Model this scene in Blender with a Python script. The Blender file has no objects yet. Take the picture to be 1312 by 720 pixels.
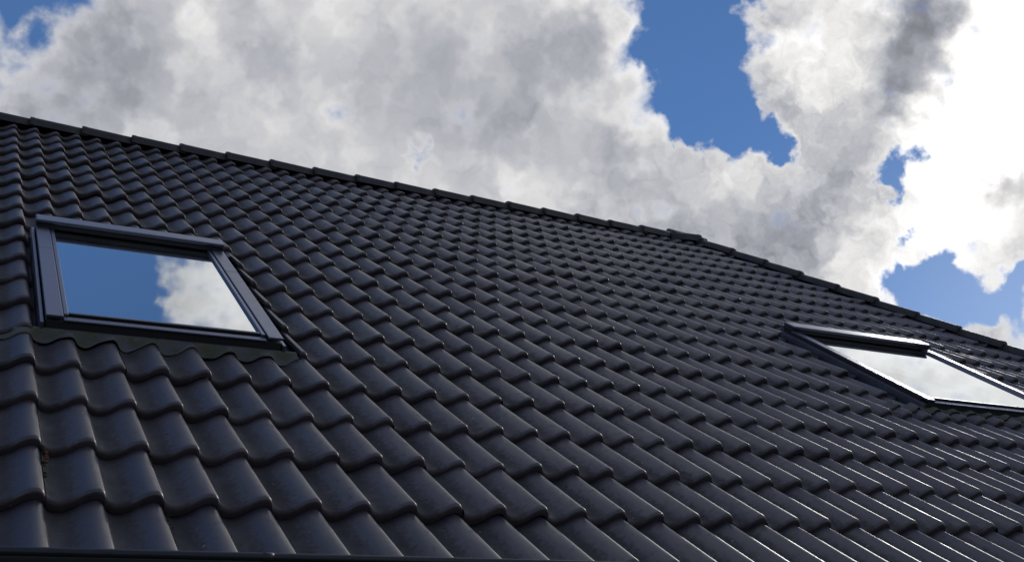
import bpy, bmesh, math, random
import numpy as np
from mathutils import Vector, Matrix
R_ = math.radians
random.seed(7); rng = np.random.RandomState(11)
scn = bpy.context.scene
col = scn.collection

# ------------------------------------------------------------ camera
cam_d = bpy.data.cameras.new('camera'); cam = bpy.data.objects.new('camera', cam_d); col.objects.link(cam)
cam_d.sensor_width = 36; cam_d.lens = 2.15*18
cam_d.clip_start = 0.05; cam_d.clip_end = 5000
rx = Vector((0.8850539932680932, -0.46365379623373415, -0.04128663510446132))
dn = Vector((0.12503128998565427, 0.3222265425842563, -0.9383694537753876))
fw = Vector((0.4483822091973824, 0.8253455109784285, 0.34315912050101677))
EAVE = 2.05                                   # height of the lowest tile noses above the ground
cm = Matrix((( rx[0], -dn[0], -fw[0], -0.27889), (rx[1], -dn[1], -fw[1], -2.80421),
             (rx[2], -dn[2], -fw[2], EAVE-0.32102), (0,0,0,1)))
cam.matrix_world = cm
scn.camera = cam
scn.view_settings.view_transform = 'Standard'; scn.view_settings.look = 'None'
scn.view_settings.exposure = 0.0; scn.view_settings.gamma = 1.0
scn.render.resolution_x = 1024; scn.render.resolution_y = 561
try:
    scn.cycles.use_denoising = True
except Exception: pass

# ------------------------------------------------------------ node helpers
class NT:
    def __init__(s, nt): s.nt = nt; s.n = nt.nodes; s.l = nt.links
    def put(s, sock, v):
        if v is None: return
        if isinstance(v, bpy.types.NodeSocket): s.l.new(v, sock)
        else: sock.default_value = v
    def math(s, op, a, b=None, c=None, clamp=False):
        m = s.n.new('ShaderNodeMath'); m.operation = op; m.use_clamp = clamp
        for i, v in enumerate((a, b, c)): s.put(m.inputs[i], v)
        return m.outputs[0]
    def vmath(s, op, a, b=None, scale=None):
        m = s.n.new('ShaderNodeVectorMath'); m.operation = op
        s.put(m.inputs[0], a); s.put(m.inputs[1], b)
        if scale is not None: s.put(m.inputs['Scale'], scale)
        return m.outputs['Value' if op in ('DOT_PRODUCT', 'LENGTH') else 'Vector']
    def noise(s, vec, scale, detail=4, rough=.5, dist=0, color=False, lac=2.0):
        m = s.n.new('ShaderNodeTexNoise'); s.put(m.inputs['Vector'], vec)
        m.inputs['Scale'].default_value = scale; m.inputs['Detail'].default_value = detail
        m.inputs['Roughness'].default_value = rough; m.inputs['Distortion'].default_value = dist
        m.inputs['Lacunarity'].default_value = lac
        return m.outputs['Color' if color else 'Fac']
    def smooth(s, v, a, b, lo=0.0, hi=1.0):
        m = s.n.new('ShaderNodeMapRange'); m.interpolation_type = 'SMOOTHSTEP'
        s.put(m.inputs[0], v); m.inputs[1].default_value = a; m.inputs[2].default_value = b
        m.inputs[3].default_value = lo; m.inputs[4].default_value = hi
        return m.outputs[0]
    def mix(s, f, a, b):
        m = s.n.new('ShaderNodeMix'); m.data_type = 'RGBA'
        s.put(m.inputs[0], f); s.put(m.inputs[6], a); s.put(m.inputs[7], b)
        return m.outputs[2]

def dvec(az, el):
    a, e = R_(az), R_(el)
    return (math.sin(a)*math.cos(e), math.cos(a)*math.cos(e), math.sin(e))

# ------------------------------------------------------------ sun and sky
SUN_AZ, SUN_EL = 56.5, 24.8
sd = bpy.data.lights.new('sun', 'SUN'); sun = bpy.data.objects.new('sun', sd); col.objects.link(sun)
sd.energy = 1.15; sd.angle = R_(7.0); sd.color = (1.0, .95, .88)
sun.rotation_euler = Vector(dvec(SUN_AZ, SUN_EL)).to_track_quat('Z', 'Y').to_euler()

world = bpy.data.worlds.new('World'); scn.world = world; world.use_nodes = True
W = NT(world.node_tree); W.n.clear()
tc = W.n.new('ShaderNodeTexCoord'); D = tc.outputs['Generated']
sky = W.n.new('ShaderNodeTexSky'); sky.sky_type = 'NISHITA'; sky.sun_disc = False
sky.sun_elevation = R_(SUN_EL); sky.sun_rotation = R_(SUN_AZ)
sky.air_density = 0.8; sky.dust_density = 0.0; sky.ozone_density = 5.0
bg_sky = W.n.new('ShaderNodeBackground'); bg_sky.inputs[1].default_value = 0.085
sky_c = W.vmath('ADD', W.vmath('MULTIPLY', sky.outputs[0], (.52, .60, .66)), (.42, .92, 2.1))
# coverage: gaps in the cloud deck, each given by azimuth, elevation, radius (degrees) and depth
HOLES = [(39.7,31.2,1.6,1),(40.0,28.8,1.66,1),(39.7,32.9,1.64,1),(41.2,27.5,1.11,.8),(42.4,26.7,.79,.8),(43.7,25.5,.55,.9),(39.4,27.0,.79,.8),
 (49.9,23.6,.65,.9),(49.1,22.8,.5,.9),(50.0,17.2,.99,1),(51.8,16.6,1.13,1),(53.5,16.1,.96,1),(49.0,18.6,.5,.8),(51.2,18.0,.6,.8),
 (54.5,17.5,.48,.8),(49.5,20.3,.35,.75),(23.7,27.0,.36,.33),(23.65,26.3,.36,.33),(.3,32.6,1.8,.68),(1.9,33.4,1.3,.3),(-.3,28.3,1.2,.42),(42.9,34.2,.9,.5),
 (6.0,47.6,2.5,1.2),(6.6,51.2,2.8,1.1),(3.0,51.0,4,1.1),(13.2,50.6,.9,.6),(-14,42,7,1.0),(-40,30,9,1),(-40,52,9,1),(150,50,14,1),(-120,45,18,1),(69,45,7.0,1.0),(84,55,9,1.1),(45,62,9,.9),(100,20,8,1),(-80,65,12,1),(200,25,14,1)]  # unseen gaps: first for the pane's reflection, the rest added for tile light
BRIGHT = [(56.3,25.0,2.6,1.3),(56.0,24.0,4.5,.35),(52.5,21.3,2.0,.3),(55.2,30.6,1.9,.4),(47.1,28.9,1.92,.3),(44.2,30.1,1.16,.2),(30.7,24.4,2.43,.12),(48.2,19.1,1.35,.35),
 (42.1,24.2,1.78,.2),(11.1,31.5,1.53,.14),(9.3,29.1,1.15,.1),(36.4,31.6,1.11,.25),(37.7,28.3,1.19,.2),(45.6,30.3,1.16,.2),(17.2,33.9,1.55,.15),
 (61,31,5,.08),(30,46,6,.5),(42,42.5,5.5,.9),(66,27,6,.3)]  # unseen bright cloud; the strong patches are added to lighten the tiles
DARK = [(51.2,27.9,1.1,.95),(50.0,26.6,.95,.7),(47.2,24.6,1.35,.4),(44.2,21.5,1.5,.5),(22.8,31.0,2.38,.14),(27.4,32.1,2.78,.14),(53.3,30.3,1.2,1.1),(51.9,29.6,1.0,.5),
 (34.0,31.8,1.39,.2),(15.0,30.9,2.34,.16),(5.8,29.8,2.25,.14),(3.2,27.5,1.85,.1),(40.6,22.6,1.59,.25),(54.8,21.6,.74,.9),(33.5,26.5,1.5,.12),(25,27.5,2,.08)]
nc = W.noise(D, 9, 5, .55, color=True)
wv = W.vmath('SCALE', W.vmath('SUBTRACT', nc, (.5, .5, .5)), scale=.05)
nc3 = W.noise(D, 22, 4, .5, color=True)
wv3 = W.vmath('SCALE', W.vmath('SUBTRACT', nc3, (.5, .5, .5)), scale=.045)
nc2 = W.noise(D, 55, 6, .5, color=True)
wv2 = W.vmath('SCALE', W.vmath('SUBTRACT', nc2, (.5, .5, .5)), scale=.050)
DW = W.vmath('NORMALIZE', W.vmath('ADD', W.vmath('ADD', D, wv), wv2))
DS = W.vmath('NORMALIZE', W.vmath('ADD', W.vmath('ADD', D, wv2), wv3))
def field(vec, blobs, start=0.0):
    acc = start
    for az, el, rad, w in blobs:
        k = 1/R_(rad)**2
        d = W.vmath('DOT_PRODUCT', vec, dvec(az, el))
        e = W.math('EXPONENT', W.math('MULTIPLY_ADD', d, k, -k))
        acc = W.math('MULTIPLY_ADD', e, w, acc)
    return acc
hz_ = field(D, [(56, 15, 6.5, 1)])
sky_c = W.vmath('ADD', sky_c, W.vmath('SCALE', (.35, .85, 1.9), scale=field(D, [(4, 50, 9, .7)])))  # blue glow added out of view to brighten the left pane's reflection
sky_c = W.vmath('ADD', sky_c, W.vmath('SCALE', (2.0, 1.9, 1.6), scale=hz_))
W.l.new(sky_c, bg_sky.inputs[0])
H = field(DS, HOLES)
nb = W.noise(D, 32, 6, .47)                    # puffs
nf = W.noise(DW, 70, 8, .6)
DL = W.vmath('ADD', DW, tuple(.016*a for a in dvec(SUN_AZ-8, SUN_EL+14)))
r0 = W.noise(DW, 16, 6, .46); r1 = W.noise(DL, 16, 6, .46)
Hn = W.math('ADD', H, W.math('MULTIPLY', W.math('SUBTRACT', nb, .5), 1.35))
cover = W.smooth(Hn, .12, .68, 1.0, 0.0)
edge = W.smooth(Hn, .0, .34, 0.0, 1.0)
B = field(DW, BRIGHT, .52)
soft = W.noise(DW, 9, 5, .42)
B = W.math('ADD', B, W.math('MULTIPLY', W.math('SUBTRACT', soft, .5), .6))
B = W.math('ADD', B, W.math('MULTIPLY', W.math('SUBTRACT', nf, .5), W.math('MULTIPLY_ADD', field(D, [(48, 25, 6, 1)]), .55, .06)))
B = W.math('ADD', B, W.math('MULTIPLY', W.math('SUBTRACT', r0, r1), W.math('MULTIPLY_ADD', field(D, [(48, 25, 7, 1)]), .7, .5)))
B = W.math('ADD', B, W.math('MULTIPLY', W.math('SUBTRACT', r0, .5), .2))
B = W.math('ADD', B, W.math('MULTIPLY', edge, .17))
DK = field(DW, DARK)
B = W.math('MAXIMUM', B, .2)
B = W.math('MULTIPLY', B, W.math('EXPONENT', W.math('MULTIPLY', DK, W.math('MULTIPLY_ADD', r0, -2.2, .1))))
B = W.math('MAXIMUM', B, .15)
tint = W.mix(W.smooth(B, .3, .8), (.92, .95, 1.075, 1), (1.0, .99, .985, 1))
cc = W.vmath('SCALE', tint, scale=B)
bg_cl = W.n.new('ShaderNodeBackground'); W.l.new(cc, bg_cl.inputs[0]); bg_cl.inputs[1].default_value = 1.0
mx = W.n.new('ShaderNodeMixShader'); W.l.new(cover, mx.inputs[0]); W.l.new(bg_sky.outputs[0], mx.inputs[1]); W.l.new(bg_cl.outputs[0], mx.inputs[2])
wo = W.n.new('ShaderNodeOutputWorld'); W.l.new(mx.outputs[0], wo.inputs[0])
try:
    world.cycles.sampling_method = 'MANUAL'; world.cycles.sample_map_resolution = 1024
except Exception: pass

# ------------------------------------------------------------ scene helpers
def setp(o, label=None, cat=None, group=None, kind=None):
    if label: o['label'] = label
    if cat: o['category'] = cat
    if group: o['group'] = group
    if kind: o['kind'] = kind
    return o
def empty(name, loc, label=None, cat=None):
    o = bpy.data.objects.new(name, None); col.objects.link(o); o.location = loc; o.empty_display_size = .3
    return setp(o, label, cat)
def link(name, me, mat, parent=None, smooth=False, label=None):
    me.materials.clear(); me.materials.append(mat)
    if smooth:
        me.polygons.foreach_set('use_smooth', [True]*len(me.polygons))
    o = bpy.data.objects.new(name, me); col.objects.link(o)
    if parent is not None:
        o.parent = parent
    if label: o['label'] = label
    return o
def from_np(name, V, F):
    me = bpy.data.meshes.new(name); me.from_pydata(V.tolist() if hasattr(V, 'tolist') else V, [], F.tolist() if hasattr(F, 'tolist') else F)
    me.update(); return me
def bm_mesh(name, bm):
    me = bpy.data.meshes.new(name); bm.to_mesh(me); bm.free(); me.update(); return me
def add_box(bm, x0, x1, y0, y1, z0, z1, bev=0.0, seg=2):
    b2 = bmesh.new(); bmesh.ops.create_cube(b2, size=1)
    for v in b2.verts:
        v.co = Vector(((x0+x1)/2+v.co.x*(x1-x0), (y0+y1)/2+v.co.y*(y1-y0), (z0+z1)/2+v.co.z*(z1-z0)))
    if bev > 0: bmesh.ops.bevel(b2, geom=list(b2.edges), offset=bev, segments=seg, profile=.5, affect='EDGES')
    m = bpy.data.meshes.new('tmp'); b2.to_mesh(m); b2.free(); bm.from_mesh(m); bpy.data.meshes.remove(m)

# ------------------------------------------------------------ materials
def mat(name, base, rough=.5, spec=.5, metallic=0.0, build=None):
    m = bpy.data.materials.new(name); m.use_nodes = True
    N = NT(m.node_tree); p = m.node_tree.nodes['Principled BSDF']
    p.inputs['Base Color'].default_value = (*base, 1); p.inputs['Roughness'].default_value = rough
    p.inputs['Specular IOR Level'].default_value = spec; p.inputs['Metallic'].default_value = metallic
    if build: build(N, p)
    return m
def objc(N):
    t = N.n.new('ShaderNodeTexCoord'); return t.outputs['Object']
def bump(N, p, h, strength=.3, dist=.002):
    b = N.n.new('ShaderNodeBump'); b.inputs['Strength'].default_value = strength; b.inputs['Distance'].default_value = dist
    N.l.new(h, b.inputs['Height']); N.l.new(b.outputs[0], p.inputs['Normal'])
def b_tile(N, p):
    o = objc(N)
    at = N.n.new('ShaderNodeAttribute'); at.attribute_name = 'tone'; tone = at.outputs['Fac']
    ah = N.n.new('ShaderNodeAttribute'); ah.attribute_name = 'valley'; val = ah.outputs['Fac']
    st = N.noise(o, 9, 6, .65); fine = N.noise(o, 60, 4, .6); grit = N.noise(o, 420, 3, .6)
    c = N.mix(tone, (.019, .0130, .020, 1), (.044, .031, .042, 1))
    ms = N.n.new('ShaderNodeMapping'); ms.inputs['Scale'].default_value = (26, 3.2, 8); N.l.new(o, ms.inputs[0]); streak = N.noise(ms.outputs[0], 1, 5, .65)
    c = N.mix(N.math('MULTIPLY', N.smooth(streak, .52, .75), .55), c, (.052, .047, .056, 1))
    blot = N.smooth(N.noise(o, 38, 5, .7), .55, .68)
    c = N.mix(N.math('MULTIPLY', blot, .6), c, (.012, .010, .012, 1))
    c = N.mix(N.math('MULTIPLY', N.smooth(st, .45, .75), .5), c, (.038, .034, .046, 1))
    dust = N.math('MULTIPLY', N.smooth(N.math('ADD', val, N.math('MULTIPLY', N.math('SUBTRACT', fine, .5), .9)), .35, .95), N.smooth(N.noise(o, 3.1, 7, .7), .30, .62, .55, 1.0))
    c = N.mix(N.math('MULTIPLY', dust, .8), c, N.mix(fine, (.012, .011, .011, 1), (.052, .040, .035, 1)))
    sp = N.smooth(N.noise(o, 42, 2, .5), .755, .775)
    c = N.mix(N.math('MULTIPLY', sp, .8), c, (.22, .21, .19, 1))
    N.l.new(c, p.inputs['Base Color'])
    r = N.math('ADD', .33, N.math('MULTIPLY', st, .12)); r = N.math('ADD', r, N.math('MULTIPLY', N.math('SUBTRACT', streak, .4), .35)); r = N.math('ADD', r, N.math('MULTIPLY', blot, .12)); r = N.math('ADD', r, N.math('MULTIPLY', tone, .10))
    r = N.math('ADD', r, N.math('MULTIPLY', dust, .30))
    N.l.new(N.math('MULTIPLY_ADD', dust, -.55, 1.0), p.inputs['Specular IOR Level'])
    N.l.new(r, p.inputs['Roughness'])
    bump(N, p, N.math('ADD', fine, N.math('MULTIPLY', grit, .3)), .16, .0012)
M_tile = mat('glazed_anthracite_tile', (.03, .03, .036), .4, .75, build=b_tile)
def b_ridge(N, p):
    o = objc(N); st = N.noise(o, 14, 6, .65); li = N.smooth(N.noise(o, 30, 6, .7), .52, .7)
    c = N.mix(st, (.018, .018, .020, 1), (.036, .035, .036, 1)); c = N.mix(N.math('MULTIPLY', li, .5), c, (.060, .062, .048, 1))
    N.l.new(c, p.inputs['Base Color']); bump(N, p, N.noise(o, 120, 4, .6), .3, .002)
M_ridge = mat('weathered_ridge_clay', (.03, .03, .03), .55, .4, build=b_ridge)
def b_clad(N, p):
    o = objc(N); s = N.noise(o, 22, 6, .65)
    c = N.mix(s, (.12, .135, .19, 1), (.18, .195, .26, 1)); N.l.new(c, p.inputs['Base Color'])
    N.l.new(N.math('ADD', .28, N.math('MULTIPLY', s, .2)), p.inputs['Roughness'])
M_clad = mat('grey_aluminium_cladding', (.07, .07, .08), .35, .5, .9, build=b_clad)
M_dark = mat('dark_frame_side', (.024, .024, .028), .6, .3)
M_seal_shade = mat('black_seal_shade', (.01, .01, .01), .7, .3)
def b_glass(N, p):
    out = [n for n in N.n if n.type == 'OUTPUT_MATERIAL'][0]
    fr = N.n.new('ShaderNodeFresnel'); fr.inputs['IOR'].default_value = 3.4
    g = N.n.new('ShaderNodeBsdfGlossy'); g.inputs['Roughness'].default_value = .02
    o = objc(N); hz = N.noise(o, 6, 5, .6)
    g.inputs['Color'].default_value = (.93, .96, .97, 1)
    b = N.n.new('ShaderNodeBump'); b.inputs['Strength'].default_value = .06; b.inputs['Distance'].default_value = .01
    N.l.new(N.noise(o, 2.2, 2, .4), b.inputs['Height']); N.l.new(b.outputs[0], g.inputs['Normal'])
    t = N.n.new('ShaderNodeBsdfTransparent'); t.inputs[0].default_value = (.75, .8, .8, 1)
    m1 = N.n.new('ShaderNodeMixShader'); N.l.new(N.math('MULTIPLY_ADD', fr.outputs[0], .70, .50, clamp=True), m1.inputs[0]); N.l.new(t.outputs[0], m1.inputs[1]); N.l.new(g.outputs[0], m1.inputs[2])
    d = N.n.new('ShaderNodeBsdfDiffuse'); d.inputs[0].default_value = (.35, .35, .33, 1)
    m2 = N.n.new('ShaderNodeMixShader'); N.l.new(N.math('MULTIPLY', hz, .05), m2.inputs[0]); N.l.new(m1.outputs[0], m2.inputs[1]); N.l.new(d.outputs[0], m2.inputs[2])
    N.l.new(m2.outputs[0], out.inputs[0])
M_glass = mat('window_glass', (0, 0, 0), .02, build=b_glass)
M_well = mat('painted_window_reveal', (.10, .10, .095), .8, .2)
def b_lead(N, p):
    o = objc(N); s = N.noise(o, 18, 6, .65); g = N.smooth(N.noise(o, 9, 6, .7), .45, .60)
    c = N.mix(s, (.07, .07, .075, 1), (.16, .16, .16, 1)); c = N.mix(N.math('MULTIPLY', g, .7), c, (.075, .08, .030, 1))
    N.l.new(c, p.inputs['Base Color']); bump(N, p, N.noise(o, 30, 5, .65), .8, .01)
M_lead = mat('mossy_grey_lead_apron', (.08, .08, .08), .7, .3, build=b_lead)
M_chan = mat('black_side_channel', (.03, .03, .036), .6, .3)
M_deck = mat('roofing_underlay', (.02, .02, .02), .9, .1)
M_gutter = mat('black_gutter_plastic', (.016, .016, .021), .45, .5)
def b_wall(N, p):
    o = objc(N); bt = N.n.new('ShaderNodeTexBrick'); N.l.new(o, bt.inputs['Vector'])
    mp = N.n.new('ShaderNodeMapping'); mp.inputs['Rotation'].default_value = (R_(90), 0, 0); N.l.new(o, mp.inputs[0]); N.l.new(mp.outputs[0], bt.inputs['Vector'])
    bt.inputs['Color1'].default_value = (.22, .10, .07, 1); bt.inputs['Color2'].default_value = (.16, .075, .055, 1); bt.inputs['Mortar'].default_value = (.3, .29, .27, 1)
    bt.inputs['Scale'].default_value = 1; bt.inputs['Brick Width'].default_value = .22; bt.inputs['Row Height'].default_value = .065; bt.inputs['Mortar Size'].default_value = .008
    N.l.new(bt.outputs[0], p.inputs['Base Color'])
M_wall = mat('red_brick', (.2, .1, .07), .85, .2, build=b_wall)
M_white = mat('white_painted_board', (.6, .6, .58), .5, .4)
def b_ground(N, p):
    o = objc(N); s = N.noise(o, .8, 8, .65); c = N.mix(s, (.03, .05, .018, 1), (.075, .095, .04, 1)); N.l.new(c, p.inputs['Base Color'])
    bump(N, p, N.noise(o, 30, 6, .7), .6, .03)
M_ground = mat('lawn_ground', (.05, .07, .03), .95, .1, build=b_ground)
def b_moss(N, p):
    o = objc(N); s = N.noise(o, 60, 4, .6); N.l.new(N.mix(s, (.012, .014, .006, 1), (.05, .045, .02, 1)), p.inputs['Base Color'])
M_moss = mat('dark_moss', (.02, .02, .01), .95, .1, build=b_moss)
def b_leaf(N, p):
    o = objc(N); s = N.noise(o, 90, 3, .6); N.l.new(N.mix(s, (.07, .025, .012, 1), (.16, .07, .03, 1)), p.inputs['Base Color'])
M_leaf = mat('brown_dead_leaf', (.1, .04, .02), .8, .2, build=b_leaf)

# ------------------------------------------------------------ roof frame of reference: x along the eave, s up the slope, n out of it
U = .15; G = .34712; TH = R_(35)
XD = Vector((1, 0, 0)); SD = Vector((0, math.cos(TH), math.sin(TH))); ND = Vector((0, -math.sin(TH), math.cos(TH)))
O = Vector((0, 0, EAVE))
RM = Matrix(((1, 0, 0, 0), (0, SD.y, ND.y, 0), (0, SD.z, ND.z, EAVE), (0, 0, 0, 1)))   # local (x,s,n) -> world
def P3(x, s, n=0.0): return O + XD*x + SD*s + ND*n
S_R = 19.72*G                                             # ridge
CL, CR = -30, 64
HX0, HS0 = 42.9*U, S_R; HK = .37                          # hip line: x = HX0 + HK*(HS0-s)
def hipx(s): return HX0 + HK*(HS0-s)
WINS = [(.25, 6.27, 5.05, 9.42), (31.6, 40.1, 5.40, 9.25)]   # skylights: columns, rows

house = empty('house', (0, 0, 0), 'long house with a dark grey glazed tile roof and two skylights', 'house')

# ------------------------------------------------------------ roof tiles
AMP = .041; LIFT = .030
prof = [(.015,.42),(.05,.25),(.10,.11),(.16,.03),(.22,.0),(.30,.03),(.38,.13),(.46,.28),(.54,.47),(.61,.65),(.68,.81),(.75,.925),(.81,.99),(.86,1.0),(.905,.96),(.945,.87),(.975,.74),(1.0,.56)]
pt = np.array([a for a, b in prof]); ph = np.array([b for a, b in prof])
def height(c):
    f = c-np.floor(c); return np.interp(f, pt, ph)
rows_t = [(-.000, -.031), (.000, -.014), (.003, -.0085), (.009, -.0042), (.019, -.0012), (.032, 0), (.06, .0003), (.25, 0), (.5, 0), (.75, 0), (1.0, 0), (1.08, 0)]
V = []; F = []; tone = []; valley = []; base = 0
for r in range(0, 20):
    for k in range(CL, CR, 2):
        if (k-1)*U > hipx(r*G)+.3: continue
        win = None
        for w in WINS:
            # cut the tile where it meets the hole of a skylight
            if k+2 > w[0]-.14 and k < w[1]+.52 and r+1 > w[2]-.12 and r < w[3]+.12: win = w
        cs = [k+a for a in pt]+[k+1+a for a in pt]
        cs = sorted(cs)
        # interior drop is rounder than the joint
        if win:
            a, b = win[0]-.14, win[1]+.52
            for e in (a, b):
                if k < e < k+2: cs += [e-1e-4, e+1e-4]
            cs = sorted(cs)
        cs = np.array(cs); h = height(cs)
        dz = rng.normal(0, .0024); ds = rng.normal(0, .0042); yaw = rng.normal(0, .0055); tl = rng.normal(0, .006); dx = rng.normal(0, .0005)
        sag = rng.normal(0, .0009)
        tn = float(np.clip(rng.beta(2, 2), 0, 1))
        ts = [t for t in rows_t]
        if win:
            for e in (win[2]-.12, win[3]+.12):
                if r+.07 < e < r+1.08: ts += [(e-r-1e-4, 0), (e-r+1e-4, 0)]
            ts = sorted(ts, key=lambda q: (q[0], q[1]))
        nb_ = len(cs)
        cc_ = cs - (k+1)
        for j, (t, zn) in enumerate(ts):
            nosec = .0016*np.sin((cs-k)*math.pi)       # faint curve of the nose
            s = r*G + t*G + ds + yaw*cc_*U + nosec*(1-min(t*20, 1))
            if zn < -.02: s = s + .004                     # the nose face leans back
            hh = AMP*(h-1)
            x = cs*U + dx
            x = np.where(cs > k+1.99, x+.0015, x)
            z = hh + .003 - LIFT*t + zn + dz + tl*(t-.5)*.5*0.35 + sag*cc_
            lim = hipx(s)
            x = np.minimum(x, lim); s = np.minimum(s, S_R-.02)
            V += list(zip(x.tolist(), s.tolist(), z.tolist()))
            tone += [tn]*nb_; valley += (1-h).tolist()
        nt_ = len(ts)
        for j in range(nt_-1):
            tm = r+(ts[j][0]+ts[j+1][0])/2
            for i in range(nb_-1):
                cmid = (cs[i]+cs[i+1])/2
                if (cs[i+1]-cs[i]) < 3e-4 and win: pass
                if win and win[0]-.14 < cmid < win[1]+.52 and win[2]-.12 < tm < win[3]+.12: continue
                q = [base+j*nb_+i, base+j*nb_+i+1, base+(j+1)*nb_+i+1, base+(j+1)*nb_+i]
                if V[q[0]][0] >= hipx(V[q[0]][1])-1e-5 and V[q[1]][0] >= hipx(V[q[1]][1])-1e-5 and V[q[3]][0] >= hipx(V[q[3]][1])-1e-5: continue
                F.append(q)
        # right-hand edge and cut edges get thickness
        def skirt(vis, dn_=.012):
            global base_sk
            n0 = len(V)
            for vi in vis:
                x, s, z = V[vi]; V.append((x, s, z)); V.append((x-.001, s, z-dn_)); tone.append(tn); tone.append(tn); valley.append(0.); valley.append(0.)
            for a in range(len(vis)-1):
                F.append([n0+2*a, n0+2*a+1, n0+2*a+3, n0+2*a+2])
        sk = [base+j*nb_+nb_-1 for j in range(1, nt_)]
        if V[sk[0]][0] < hipx(V[sk[0]][1])-.01 and not (win and win[0]-.14 < k+2 < win[1]+.52): skirt(sk)
        if win:
            for e in (win[0]-.14, win[1]+.52):
                if k < e < k+2:
                    i = int(np.argmin(np.abs(cs-(e-1e-4 if e < win[0] else e+1e-4))))
                    js = [j for j in range(1, nt_) if win[2]-.13 < r+ts[j][0] < win[3]+.13]
                    if len(js) > 1: skirt([base+j*nb_+i for j in js], .018)
        base = len(V)
me = from_np('roof_tiles', V, F)
at = me.attributes.new('tone', 'FLOAT', 'POINT'); at.data.foreach_set('value', tone)
at = me.attributes.new('valley', 'FLOAT', 'POINT'); at.data.foreach_set('value', valley)
tiles = link('roof_tiles', me, M_tile, house, smooth=True); tiles.matrix_world = RM

# deck under the tiles, with openings for the skylights
bm = bmesh.new()
def deck_quad(x0, x1, s0, s1):
    def q(s, a, b): return [(min(a, hipx(s)), s), (min(b, hipx(s)), s)]
    pts = [(min(x0, hipx(s0)), s0), (min(x1, hipx(s0)), s0), (min(x1, hipx(s1)), s1), (min(x0, hipx(s1)), s1)]
    vs = [bm.verts.new((x, s, -.095)) for x, s in pts]
    try: bm.faces.new(vs)
    except Exception: pass
xs = [CL*U, WINS[0][0]*U, WINS[0][1]*U, WINS[1][0]*U, WINS[1][1]*U, 70*U]; ss = [.05, 5.05*G, 5.40*G, 9.25*G, 9.42*G, S_R-.05]
for i in range(5):
    for j in range(5):
        xm = (xs[i]+xs[i+1])/2/U; sm = (ss[j]+ss[j+1])/2/G
        if any(w[0] < xm < w[1] and w[2] < sm < w[3] for w in WINS): continue
        if xs[i] >= hipx(ss[j]): continue
        deck_quad(xs[i], xs[i+1], ss[j], ss[j+1])
deck = link('roof_deck', bm_mesh('roof_deck', bm), M_deck, house); deck.matrix_world = RM

# ------------------------------------------------------------ back slope, hip end, walls
apexZ = P3(0, S_R, -.02); half = apexZ.y; 
def poly(name, pts, m, parent=house):
    return link(name, from_np(name, [tuple(p) for p in pts], [list(range(len(pts)))]), m, parent)
A = P3(HX0, S_R, -.03); Lr = P3(CL*U, S_R, -.03)
hb = P3(hipx(0), 0, -.03); hb2 = Vector((hb.x, 2*half-hb.y, hb.z))
bl = Vector((CL*U, hb2.y, hb.z))
poly('back_roof_slope', [Lr+Vector((0,.004,0)), A+Vector((0,.004,0)), hb2, bl], M_tile)
poly('hip_end_slope', [A+Vector((.003,0,0)), hb+Vector((.003,0,0)), hb2+Vector((.003,0,0))], M_tile)
wy0, wy1, wx0, wx1 = .42, 2*half-.42, CL*U+.25, hb.x-.35
bm = bmesh.new()
topz = EAVE-.03+.42*math.tan(TH)-.16
add_box(bm, wx0, wx1, wy0, wy0+.3, 0, topz); add_box(bm, wx0, wx1, wy1-.3, wy1, 0, topz)
add_box(bm, wx1-.3, wx1, wy0+.3, wy1-.3, 0, topz); 
vs = [bm.verts.new(v) for v in ((wx0, wy0+.3, 0), (wx0, wy1-.3, 0), (wx0, wy1-.3, topz), (wx0, half, apexZ.z-.25), (wx0, wy0+.3, topz))]; bm.faces.new(vs)
link('wall', bm_mesh('wall', bm), M_wall, house)
bm = bmesh.new(); add_box(bm, CL*U+.02, hb.x-.1, .035, .06, EAVE-.20, EAVE-.045); add_box(bm, CL*U+.02, hb.x-.1, .062, wy0-.003, EAVE-.20, EAVE-.18)
link('fascia_board', bm_mesh('fascia_board', bm), M_white, house)

# ------------------------------------------------------------ gutter
def gutter_mesh(x0, x1, rad, th, cy, cz, bead=.008, steps=16):
    bm = bmesh.new(); pts = []
    for i in range(steps+1):
        a = math.pi*i/steps; pts.append((cy-rad*math.cos(a), cz-rad*math.sin(a)))
    for i in range(steps, -1, -1):
        a = math.pi*i/steps; pts.append((cy-(rad-th)*math.cos(a), cz-(rad-th)*math.sin(a)))
    r0 = [bm.verts.new((x0, y, z)) for y, z in pts]; r1 = [bm.verts.new((x1, y, z)) for y, z in pts]
    n = len(pts)
    for i in range(n): bm.faces.new((r0[i], r0[(i+1) % n], r1[(i+1) % n], r1[i]))
    bm.faces.new(r0); bm.faces.new(r1[::-1])
    m = 12; b0 = []; b1 = []
    for i in range(m):
        a = 2*math.pi*i/m; y = cy-rad+bead*math.cos(a)+.002; z = cz+bead*math.sin(a)
        b0.append(bm.verts.new((x0-.001, y, z))); b1.append(bm.verts.new((x1+.001, y, z)))
    for i in range(m): bm.faces.new((b0[i], b0[(i+1) % m], b1[(i+1) % m], b1[i]))
    bm.faces.new(b0); bm.faces.new(b1[::-1])
    bmesh.ops.recalc_face_normals(bm, faces=bm.faces)
    return bm_mesh('gutter', bm)
GY, GZ = -.038, 0.0
GM = Matrix.Translation((0, 0, EAVE-.002)) @ Matrix.Rotation(.010, 4, 'Y')
link('gutter', gutter_mesh(CL*U-.02, hb.x+.02, .066, .003, GY, GZ, .0105), M_gutter, house, smooth=True).matrix_world = GM
for c in (3.2, 23.2, 39.0):
    link('gutter_joint', gutter_mesh(c*U-.012, c*U+.012, .0675, .0014, GY, GZ, .0112), M_gutter, house, smooth=True).matrix_world = GM

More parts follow.
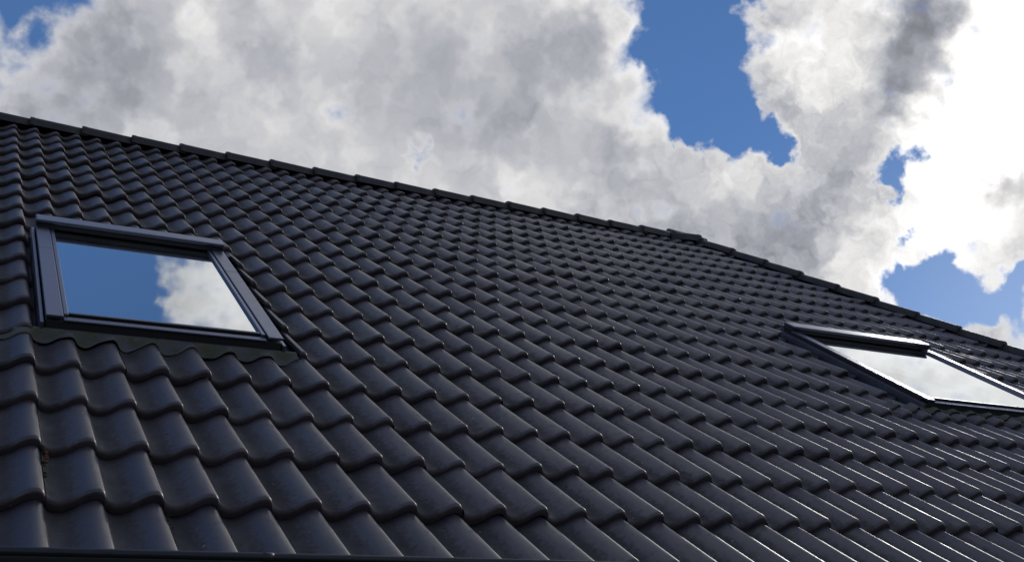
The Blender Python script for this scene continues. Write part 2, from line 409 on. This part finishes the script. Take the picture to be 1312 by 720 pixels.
# ------------------------------------------------------------ ridge and hip tiles
def cap_mesh(L, r_big, r_small, drop, seed, close=True):
    """half-round capping tile along +x, its big end at x=0, crown at z=0"""
    bm = bmesh.new(); steps = 14; rr = random.Random(seed)
    st = [(0.0, r_big-.010), (.000, r_big-.001), (.004, r_big+.0015), (.030, r_big+.0015), (.036, r_big-.001), (L*.5, (r_big+r_small)/2), (L, r_small)]
    rings = []
    for x, r in st:
        ring = []
        for i in range(steps+1):
            a = math.pi*i/steps
            y = -math.cos(a)*r*1.12; z = (math.sin(a)**.82)*r*.80 - r_big*.80
            if i in (0, steps): z -= drop
            ring.append(bm.verts.new((x, y, z)))
        rings.append(ring)
    for a, b in zip(rings[:-1], rings[1:]):
        for i in range(steps): bm.faces.new((a[i], a[i+1], b[i+1], b[i]))
    if close:
        bm.faces.new(rings[0]); bm.faces.new(rings[-1][::-1])
    bmesh.ops.recalc_face_normals(bm, faces=bm.faces)
    return bm_mesh('cap', bm)
NC = .034
def place_cap(name, p, d, tilt, up, mesh, sc=1.0):
    x = (Vector(d)).normalized(); y = Vector(up).cross(x).normalized(); z = x.cross(y)
    m = Matrix((x, y, z)).transposed().to_4x4(); m = Matrix.Translation(p) @ m @ Matrix.Rotation(tilt, 4, 'Y') @ Matrix.Scale(sc, 4)
    o = link(name, mesh, M_ridge, house); o.matrix_world = m
    for q in mesh.polygons: q.use_smooth = True
    return o
caps = [cap_mesh(.425, .080, .071, .028, i) for i in range(1)]
cst = .70-2.52*11
i = 0
while cst < 41.6:
    p = P3(cst*U, S_R+.002, NC) + Vector((0, 0, rng.normal(0, .0018)))
    place_cap('ridge_tile', p, (1, rng.normal(0, .004), 0), .028+rng.normal(0, .004), (0, 0, 1), caps[0])
    cst += 2.517+rng.normal(0, .03)
# hip: low end of each tile is the big one
hd = (P3(hipx(0), 0)-P3(hipx(S_R), S_R)).normalized()
nF = ND; e2 = Vector((0, 1, 0)); n2 = e2.cross(hd).normalized()
if n2.z < 0: n2 = -n2
hup = (nF+n2).normalized()
Hs = 20.46-1.12
while Hs > -.2:
    s = Hs*G; p = P3(hipx(s), s, 0)+hup*.040 + hup*rng.normal(0, .0018)
    place_cap('hip_tile', p, -hd, .028+rng.normal(0, .004), hup, caps[0])
    Hs -= 1.077+rng.normal(0, .012)
# the piece where ridge and hip meet
jm = cap_mesh(.36, .090, .082, .03, 3)
for v in jm.vertices:
    if v.co.x > .33: v.co.x += 0; v.co.z -= .02
place_cap('junction_tile', P3(43.05*U, S_R-.02, NC+.008), (-1, 0, 0), .02, (0, 0, 1), jm)

# ------------------------------------------------------------ skylights
def surf_z(c, r):
    f = r-math.floor(r)
    return AMP*(float(height(np.array([c]))[0])-1)+.003-LIFT*f
def skylight(w, label):
    c0, c1, r0, r1 = w
    x0, s0 = c0*U, r0*G; Wd = (c1-c0)*U; Hd = (r1-r0)*G
    root = bpy.data.objects.new('skylight', None); col.objects.link(root); root.parent = house
    root['label'] = label
    root.matrix_world = RM @ Matrix.Translation((x0, s0, 0))
    def part(name, bm, m, smooth=False, label=None):
        o = link(name, bm_mesh(name, bm), m, root, smooth, label); return o
    T = .042
    # dark outer frame
    bm = bmesh.new()
    add_box(bm, .004, Wd-.004, .004, .050, -.085, .018, .002); add_box(bm, .004, Wd-.004, Hd-.05, Hd-.004, -.085, .030, .002)
    add_box(bm, .004, .056, .052, Hd-.052, -.085, .030, .002); add_box(bm, Wd-.056, Wd-.004, .052, Hd-.052, -.085, .030, .002)
    part('frame', bm, M_dark)
    # side cladding in two pieces each, with the seam
    cut = (7.95-r0)*G
    for xa, xb in ((0, .062), (Wd-.062, Wd)):
        for ya, yb in ((-.004, cut-.0012), (cut+.0012, Hd-.085)):
            bm = bmesh.new(); add_box(bm, xa, xb, ya, yb, .0305, T, .003, 3)
            part('cladding', bm, M_clad)
    # outer gutter strips beside the frame
    for xa, xb in ((-.016, -.002), (Wd+.002, Wd+.016)):
        bm = bmesh.new(); add_box(bm, xa, xb, -.005, Hd-.01, -.06, .012, .002)
        part('flashing_strip', bm, M_clad)
    # top cover
    bm = bmesh.new(); TC = .078
    add_box(bm, -.004, Wd+.004, Hd-.106, Hd+.006, .060, TC, .007, 3)
    add_box(bm, .02, Wd-.02, Hd+.008, Hd+.05, .0, .045, .004, 2)
    part('top_cover', bm, M_clad)
    bm = bmesh.new(); add_box(bm, .0, Wd, Hd-.096, Hd+.002, .034, .0595, .002); part('cover_box', bm, M_dark)  # body of the cover; dark material paints the shade on its front
    # sash
    bm = bmesh.new(); a = .0645; gb = .030
    add_box(bm, a, a+.018, .040, Hd-.102, .008, .0375, .003, 2); add_box(bm, Wd-a-.018, Wd-a, .040, Hd-.102, .008, .0375, .003, 2)
    add_box(bm, a+.0185, Wd-a-.0185, .058, .074, .008, .036, .003, 2)
    part('sash', bm, M_clad)
    bm = bmesh.new(); add_box(bm, .0645, Wd-.0645, -.002, .038, .0185, .0270, .0035, 3); part('bottom_rail', bm, M_clad)
    bm = bmesh.new(); add_box(bm, a, Wd-a, .0505, .0575, .0, .0345, .001, 1); part('seal_shade', bm, M_seal_shade)  # black strip before the sash, painting in the shade of the gap
    # glass
    bm = bmesh.new(); add_box(bm, a+.016, Wd-a-.016, .070, Hd-.060, .010, .026); part('pane', bm, M_glass)
    # reveal down into the room
    bm = bmesh.new(); z0 = -.55
    add_box(bm, .03, .055, .03, Hd-.03, z0, -.087); add_box(bm, Wd-.055, Wd-.03, .03, Hd-.03, z0, -.087)
    add_box(bm, .056, Wd-.056, .03, .055, z0, -.087); add_box(bm, .056, Wd-.056, Hd-.055, Hd-.03, z0, -.087); add_box(bm, .03, Wd-.03, .03, Hd-.03, z0-.02, z0-.002)
    part('reveal', bm, M_well)
    # side channels
    bm = bmesh.new()
    for xa, xb in ((-.09, -.0165), (Wd+.0165, Wd+.12)): add_box(bm, xa, xb, -.10, Hd+.05, -.068, -.060)
    add_box(bm, -.01, Wd+.01, Hd+.052, Hd+.18, -.052, -.046)
    part('side_channel', bm, M_chan)
    # pleated apron over the tiles below
    ca = c0-2.3; cb = c1+.42; n = int((cb-ca)*16); prof_t = [0, .008, .014, .022, .032, .046, .066]
    Vv = []; Ff = []
    for j, d in enumerate(prof_t):
        s = .006-d
        for i_ in range(n+1):
            c = ca+(cb-ca)*i_/n; x = (c-c0)*U
            r = (s0+s-.0)/G; wave = surf_z(c, 4.80 if r0 < 5.2 else 5.1) + .009
            hcr = -.013
            t = min(1, max(0, (d-.008)/.026)); t = t*t*(3-2*t)
            if x < -.10: t = 1
            z = hcr*(1-t)+(wave+.006*(1-t))*t
            sl = s + (.008*math.sin(c*5.1)+.005*math.sin(c*13.7))*(d > .05)
            Vv.append((x, sl, z))
    for j in range(len(prof_t)-1):
        for i_ in range(n): Ff.append([j*(n+1)+i_, j*(n+1)+i_+1, (j+1)*(n+1)+i_+1, (j+1)*(n+1)+i_])
    # rolled-down lip so that the edge has a thickness
    b0 = len(Vv); j = len(prof_t)-1
    for i_ in range(n+1):
        x, s, z = Vv[j*(n+1)+i_]; Vv.append((x, s-.0005, z-.004))
    for i_ in range(n): Ff.append([j*(n+1)+i_, j*(n+1)+i_+1, b0+i_+1, b0+i_])
    link('apron', from_np('apron', Vv, Ff), M_lead, root, smooth=True)
    return root
skylight(WINS[0], 'smaller skylight at the left, reflecting blue sky and a cloud edge, with a mossy lead apron below')
skylight(WINS[1], 'wide skylight at the right, its glass white with reflected bright cloud')

# ------------------------------------------------------------ moss and dead leaves in the roof's gaps
def crumbs(name, spots, m, label, cat, seed):
    rr = random.Random(seed); bm = bmesh.new()
    for (c, r, z, size, n, sc, sr) in spots:
        for _ in range(n):
            b2 = bmesh.new(); bmesh.ops.create_icosphere(b2, subdivisions=1, radius=1)
            q = size*rr.uniform(.4, 1.2); off = Vector(((c+rr.gauss(0, sc))*U, (r+rr.uniform(-1, 1)*sr)*G, z+rr.uniform(0, size)))
            for v in b2.verts:
                v.co = Vector((v.co.x*q*rr.uniform(.6, 1.3), v.co.y*q*rr.uniform(.7, 1.6), v.co.z*q*.7))+off
            mm = bpy.data.meshes.new('t'); b2.to_mesh(mm); b2.free(); bm.from_mesh(mm); bpy.data.meshes.remove(mm)
    o = link(name, bm_mesh(name, bm), m); o.matrix_world = RM
    return setp(o, label, cat, kind='stuff')
crumbs('moss', [(6.55, 8.9, -.045, .010, 60, .07, .55), (6.6, 7.7, -.05, .009, 50, .06, .7), (6.55, 6.3, -.055, .007, 30, .05, .6), (-.05, 4.4, -.028, .004, 16, .02, .4),
  (2.0, 1.8, -.03, .0045, 18, .015, .35), (.03, 1.7, -.03, .0045, 26, .02, .3), (2.02, .5, -.03, .004, 14, .02, .35), (4.03, 3.4, -.03, .004, 10, .02, .3), (40.4, 8, -.05, .01, 40, .06, 1.2)], M_moss,
  'dark crumbs of moss caught in the gaps between tiles and skylight frame', 'moss', 3)
crumbs('dead_leaves', [(6.62, 7.35, -.03, .008, 9, .05, .12), (.06, 1.75, -.026, .006, 8, .03, .14), (14.2, 6.9, .0, .005, 4, .06, .08)], M_leaf,
  'rust brown leaf scraps lying in the tile gaps at the left', 'leaf litter', 5)

# ------------------------------------------------------------ ground
bm = bmesh.new(); bmesh.ops.create_grid(bm, x_segments=4, y_segments=4, size=2500)
g = link('ground', bm_mesh('ground', bm), M_ground); setp(g, 'plain lawn around the house', None, kind='structure')
